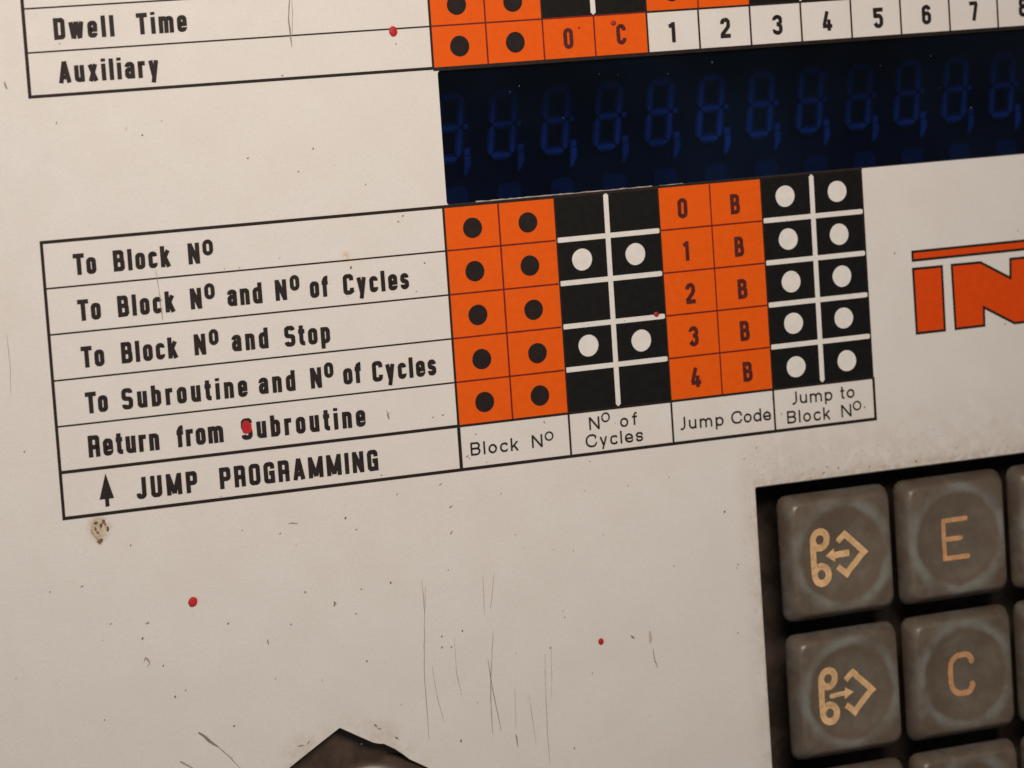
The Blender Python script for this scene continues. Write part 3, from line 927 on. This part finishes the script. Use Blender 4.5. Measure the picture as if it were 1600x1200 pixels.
def paint_drop(u, v, r, rv, mat, label=None, hgt=0.018):
    me = bpy.data.meshes.new('paint_speck')
    v_ = []; f_ = []; n = 28; ph = random.random() * 6
    prof = [(1.0, 0.0), (0.93, 0.45), (0.75, 0.8), (0.45, 0.96), (0.0, 1.0)]
    for s, h in prof[:-1]:
        for i in range(n):
            g = 2 * math.pi * i / n
            wv = 1 + 0.05 * math.sin(2 * g + ph) + 0.03 * math.sin(5 * g + ph)
            v_.append(tuple(P(u + r * s * wv * math.cos(g), v + rv * s * wv * math.sin(g), 0.018 + hgt * h)))
    v_.append(tuple(P(u, v, 0.018 + hgt)))
    for k in range(3):
        for i in range(n):
            j = (i + 1) % n
            f_.append((k * n + i, (k + 1) * n + i, (k + 1) * n + j, k * n + j))
    for i in range(n):
        f_.append((3 * n + i, 4 * n, 3 * n + (i + 1) % n))
    me.from_pydata(v_, [], f_)
    for p in me.polygons: p.use_smooth = True
    return obj('paint_speck', me, M[mat], panel, label)
paint_drop(-0.672, -2.971, 0.073, 0.083, 'red', 'red paint drop on the line above Auxiliary')
paint_drop(-4.901, 6.07, 0.080, 0.078, 'red', 'round red paint drop left of the broken hole')
paint_drop(2.364, 7.712, 0.048, 0.058, 'red', 'small red paint drop in the middle of the blank area')
paint_drop(3.822, 2.174, 0.048, 0.045, 'redblack', 'dull red paint drop on the black block')
paint_drop(3.365, -2.864, 0.046, 0.042, 'redblack', 'dull red paint drop on the orange cell')
paint_drop(2.718, -2.827, 0.018, 0.018, 'redblack')
k = Ink(h=0.0165)                                # paint flaked off under the arrow
k.disc(-6.385, 4.68, 0.115, 26, 0.165, wob=0.12)
fl = k.build('flaked_spot', M['flake'], panel, 'tan spot where paint flaked off under the arrow')
for u, v, r, rv in ((-6.425, 4.585, .035, .022), (-6.30, 4.575, .028, .045), (-6.345, 4.64, .022, .05), (-6.44, 4.68, .02, .035), (-6.235, 4.70, .018, .055), (-6.375, 4.885, .045, .035), (-6.41, 4.74, .022, .03), (-6.27, 4.62, .014, .02)):
    k = Ink(h=0.0178); k.disc(u, v, r, 16, rv, wob=0.28)
    k.build('rust_mark', M['rust'], fl)
k = Ink(h=0.0165)                                # red smear filling the upper S of Subroutine
k.poly([(-3.82, 3.235), (-3.775, 3.20), (-3.72, 3.215), (-3.685, 3.25), (-3.66, 3.28), (-3.665, 3.33), (-3.655, 3.37), (-3.70, 3.41), (-3.755, 3.42), (-3.81, 3.40), (-3.835, 3.33)])
k.build('paint_speck', M['red'], panel, 'red paint smear in the S of Subroutine')

# ---------------------------------------------------------------- digital display
disp = thing('digital_display', 'long dark blue digital display window with unlit seven segment figures', 'display', 0, 0, 0)
k = Ink(h=-0.13); k.rect(DISPLAY[0] - 0.15, DISPLAY[1] - 0.15, DISPLAY[2] + 0.1, DISPLAY[3] + 0.15)
k.build('filter_window', M['glass'], disp)
ZD = -3.0
k = Ink(h=-3.3); k.rect(-1.0, -3.8, 16.5, 1.5)
k.build('tube_board', M['board'], disp)
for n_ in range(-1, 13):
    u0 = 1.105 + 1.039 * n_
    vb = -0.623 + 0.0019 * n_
    k = Ink(h=ZD)
    sl = 0.137
    def q(x, y):                                 # x right, y up from the bottom edge, leaning right
        return (u0 + x + sl * y, vb - y)
    W_, Hh, t = 0.522, 1.199, 0.100
    def seg(x0, y0, x1, y1, t=t):
        if abs(y1 - y0) < 1e-6:
            k.poly([q(x0, y0), q(x0 + t / 2, y0 + t / 2), q(x1 - t / 2, y0 + t / 2), q(x1, y0), q(x1 - t / 2, y0 - t / 2), q(x0 + t / 2, y0 - t / 2)])
        else:
            k.poly([q(x0, y0), q(x0 + t / 2, y0 + t / 2), q(x0 + t / 2, y1 - t / 2), q(x0, y1), q(x0 - t / 2, y1 - t / 2), q(x0 - t / 2, y0 + t / 2)])
    a, b = t / 2, W_ - t / 2
    g = 0.015
    y0, ym, y1 = t / 2, Hh / 2, Hh - t / 2
    segs = ((a + g, y0, b - g, y0), (a + g, ym, b - g, ym), (a + g, y1, b - g, y1), (a, y0 + g, a, ym - g), (b, y0 + g, b, ym - g), (a, ym + g, a, y1 - g), (b, ym + g, b, y1 - g))
    for s in segs:
        seg(*s, t=t * 0.78)
    dg_ = k.build('display_digit', M['tube'], disp)
    k = Ink(h=ZD - 0.01)  # wider dim copy of the segments paints their blur behind the glass
    for s in segs:
        seg(*s, t=t * 1.75)
    k.poly([q(0.565, 0.08), q(0.705, 0.08), q(0.705, 0.23), q(0.565, 0.23)])
    k.poly([q(0.58, 0.085), q(0.72, 0.085), q(0.74, -0.08), q(0.66, -0.27), q(0.59, -0.27)])
    k.build('segment_blur', M['tubehalo'], dg_)
    k = Ink(h=ZD)
    k.poly([q(0.585, 0.10), q(0.685, 0.10), q(0.685, 0.21), q(0.585, 0.21)])
    k.poly([q(0.60, 0.075), q(0.70, 0.075), q(0.715, -0.08), q(0.64, -0.24), q(0.615, -0.24)])
    k.poly([q(0.53, ym - 0.04), q(0.62, ym - 0.04), q(0.62, ym + 0.05), q(0.53, ym + 0.05)])
    k.build('comma_mark', M['tube'], dg_)
    k = Ink(h=ZD - 0.1)  # blocks below the digits: reflections put in as dim grey shapes
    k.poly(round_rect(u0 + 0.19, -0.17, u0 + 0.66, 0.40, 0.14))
    k.build('painted_reflection', M['reflection'], disp)
k = Ink(h=-0.126)
for u, v, r in ((2.374, -1.32, .014), (5.271, -2.075, .02), (9.64, -1.904, .014), (10.414, -0.926, .022), (9.788, -1.325, .013), (1.597, -1.916, .016), (1.42, -1.83, .016), (3.1, -2.02, .01), (3.45, -1.98, .01), (4.4, -1.93, .012), (8.6, -1.8, .01)):
    k.disc(u, v, r * 0.6, 9, r * 0.8, wob=0.3)
k.build('dust_flecks', M['dusty'], disp)
# highlight along the lower lip of the opening, painted as pale strokes
k = Ink(h=0.0005)
def lipstroke(a, b, w):
    q = []; n = int((b - a) / 0.08)
    for i in range(n + 1):
        q.append((a + (b - a) * i / n, DISPLAY[3] - 0.004 + random.uniform(-1, 1) * 0.004))
    k.stroke(q, w, taper=[random.uniform(0.35, 1.1) for _ in q])
lipstroke(0.60, 2.2, 0.030); lipstroke(2.2, 3.9, 0.022); lipstroke(4.05, 4.5, 0.012)
k.build('painted_lip_highlight', M['edge'], plate, 'highlight painted along the lower lip of the display opening')

# ---------------------------------------------------------------- keys
KH, RD, DEP = 0.02, 0.89, 0.085
def key_ring(t, a, b, c, n=72):
    """radius at angle t of a rounded rectangle with half sizes a, b and corner radius c"""
    dx, dy = math.cos(t), math.sin(t)
    lo, hi = 0.0, 3.0
    for _ in range(30):
        m_ = (lo + hi) / 2
        x, y = abs(dx * m_), abs(dy * m_)
        qx, qy = max(x - (a - c), 0), max(y - (b - c), 0)
        ins = (x <= a and y <= b) and (math.hypot(qx, qy) <= c)
        if ins: lo = m_
        else: hi = m_
    return lo
def dish(r):
    if r >= RD: return 0.0
    return -DEP * (1 - (r / RD) ** 2)
def keycap_mesh():
    n = 96
    v = [(0, 0, (KH + dish(0)) * S)]; f = []
    rings = []
    for r in [RD * x for x in (0.1, 0.2, 0.3, 0.4, 0.5, 0.6, 0.7, 0.8, 0.88, 0.94, 0.98, 1.0)]:
        rings.append([(r, KH + dish(r))] * n)
    prof = [(0.89, -0.001), (0.91, -0.007), (0.935, -0.025), (0.962, -0.062), (0.985, -0.105), (1.008, -0.155), (1.032, -0.215), (1.052, -0.275), (1.060, -0.33), (1.055, -0.365), (1.03, -0.39), (0.62, -0.40)]
    for a, h in prof:
        rr = []
        for i in range(n):
            t = 2 * math.pi * i / n
            R = key_ring(t, a * 1.045, a * 1.075, 0.185)
            rr.append((max(R, RD + 0.004) if h > -0.395 else R, KH + h))
        rings.append(rr)
    for ring in rings:
        for i, (r, h) in enumerate(ring):
            t = 2 * math.pi * i / n
            v.append((r * math.cos(t) * S, r * math.sin(t) * S, h * S))
    for i in range(n):
        f.append((0, 1 + i, 1 + (i + 1) % n))
    for k in range(len(rings) - 1):
        b = 1 + k * n
        for i in range(n):
            j = (i + 1) % n
            f.append((b + i, b + n + i, b + n + j, b + j))
    me = bpy.data.meshes.new('keycap'); me.from_pydata(v, [], f)
    for p in me.polygons: p.use_smooth = True
    return me
CAP = keycap_mesh()
sv = []; 
for h_ in (KH - 0.38, -1.34):
    sv += [tuple(P(a_, b_, h_)) for a_, b_ in round_rect(-0.5, -0.5, 0.5, 0.5, 0.08)]
ns = len(sv) // 2
STEM = bpy.data.meshes.new('key_stem')
STEM.from_pydata(sv, [], [(i, (i + 1) % ns, ns + (i + 1) % ns, ns + i) for i in range(ns)])
STEM.materials.append(M['dark'])
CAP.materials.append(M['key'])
def legend(k, paths, w, cap=1.0):
    for pts, closed in paths:
        q = []
        n = len(pts)
        for i in range(n if closed else n - 1):
            a, b = pts[i], pts[(i + 1) % n]
            l = math.hypot(b[0] - a[0], b[1] - a[1]); s = max(1, int(l / 0.06))
            for j in range(s):
                q.append((a[0] + (b[0] - a[0]) * j / s, a[1] + (b[1] - a[1]) * j / s))
        if not closed: q.append(pts[-1])
        q = [(x + random.uniform(-1, 1) * 0.004, y + random.uniform(-1, 1) * 0.004) for x, y in q]
        k.stroke(q, w, closed, cap)
def zkey(u, v):
    return KH + dish(math.hypot(u, v))
def make_key(u, v, label, sym=None):
    t = thing('keypad_key', label, 'key', u, v, 0, 'grey keys of the keypad')
    obj('keycap', CAP, None, t)
    obj('key_stem', STEM, None, t)
    if sym:
        k = Ink(h=0.008, zf=zkey, shift=-0.07)
        sym(k)
        k.build('key_legend', M['amber'] if sym in (sym_e, sym_c) else M['peach'], t)
    return t
def loops_and_chevron(k, d):
    s = 0.125
    legend(k, [(circle(-0.37, -0.315, 0.148, 30), True), (circle(-0.37, 0.315, 0.148, 30), True)], s, 0)
    legend(k, [([(-0.518, -0.32), (-0.518, 0.32)], False)], s, 0)
    legend(k, [([(0.00, -0.235), (0.145, -0.36), (0.515, 0.0), (0.145, 0.36), (-0.02, 0.215)], False)], 0.112, 0)
    if d < 0:
        k.poly([(-0.26, -0.01), (-0.085, -0.125), (-0.065, 0.125)]); legend(k, [([(-0.10, 0.0), (0.225, -0.01)], False)], 0.118, 0)
    else:
        k.poly([(0.155, 0.0), (-0.02, -0.105), (-0.04, 0.105)]); legend(k, [([(-0.325, 0.01), (-0.02, 0.0)], False)], 0.085, 0.6)
def sym_in(k): loops_and_chevron(k, -1)
def sym_out(k): loops_and_chevron(k, 1)
def sym_e(k):
    legend(k, [([(0.28, -0.345), (-0.20, -0.345), (-0.20, 0.345), (0.28, 0.345)], False), ([(-0.20, 0.0), (0.16, 0.0)], False)], 0.088, 0.9)
def sym_c(k):
    r = 0.225
    legend(k, [(fillet([(0.235, -0.22), (0.235, -0.37, r), (-0.215, -0.37, r), (-0.215, 0.34, r), (0.235, 0.34, r), (0.235, 0.19)], False), False)], 0.105, 0.95)
KU = (7.205, 9.58, 11.955)
KV = (6.80, 9.305, 11.81)
make_key(KU[0], KV[0], 'grey key with two loops and an arrow pointing left, top left key of the keypad', sym_in)
make_key(KU[0], KV[1], 'grey key with two loops and an arrow pointing right, under the top left key', sym_out)
make_key(KU[1], KV[0], 'grey key bearing an orange letter E', sym_e)
make_key(KU[1], KV[1], 'grey key bearing an orange letter C', sym_c)
make_key(KU[2], KV[0], 'grey key cut by the right photo edge beside the E key')
make_key(KU[2], KV[1], 'grey key cut by the right photo edge beside the C key')
make_key(KU[0], KV[2], 'grey key cut by the bottom photo edge below the arrow right key')
make_key(KU[1], KV[2], 'grey key cut by the bottom photo edge below the C key')
make_key(KU[2], KV[2], 'grey key at the bottom right corner of the photo')

# ---------------------------------------------------------------- behind the broken hole
dome = thing('unknown_brown_part', 'glossy dark brown part showing through the pointed hole at the bottom edge of the panel', 'component', -1.95, 10.045, -0.37)  # unidentified part; its bump is shaped to give the crescent highlight
tilt = Matrix.Rotation(math.radians(-9), 4, 'Y') @ Matrix.Rotation(math.radians(5), 4, 'Z')
n, rg = 72, 24
AX, AY, AZ = 1.35, 0.95, 0.42
v_ = [tuple(tilt @ Vector((0, 0, AZ * S)))]; f_ = []
for k_ in range(1, rg + 1):
    g = math.pi / 2 * k_ / rg
    for i in range(n):
        t = 2 * math.pi * i / n
        v_.append(tuple(tilt @ Vector((AX * math.sin(g) * math.cos(t) * S, AY * math.sin(g) * math.sin(t) * S, AZ * math.cos(g) * S))))
for i in range(n):
    f_.append((0, 1 + i, 1 + (i + 1) % n))
for k_ in range(rg - 1):
    b = 1 + k_ * n
    for i in range(n):
        j = (i + 1) % n
        f_.append((b + i, b + n + i, b + n + j, b + j))
me = bpy.data.meshes.new('highlight_bump'); me.from_pydata(v_, [], f_)
for p in me.polygons: p.use_smooth = True
obj('highlight_bump', me, M['dome'], dome)
k = Ink(h=0.13); k.poly([(-3.4, -2.4), (2.6, -2.4), (2.6, 2.2), (-3.4, 2.2)])
k.build('brown_backing', M['dome'], dome)
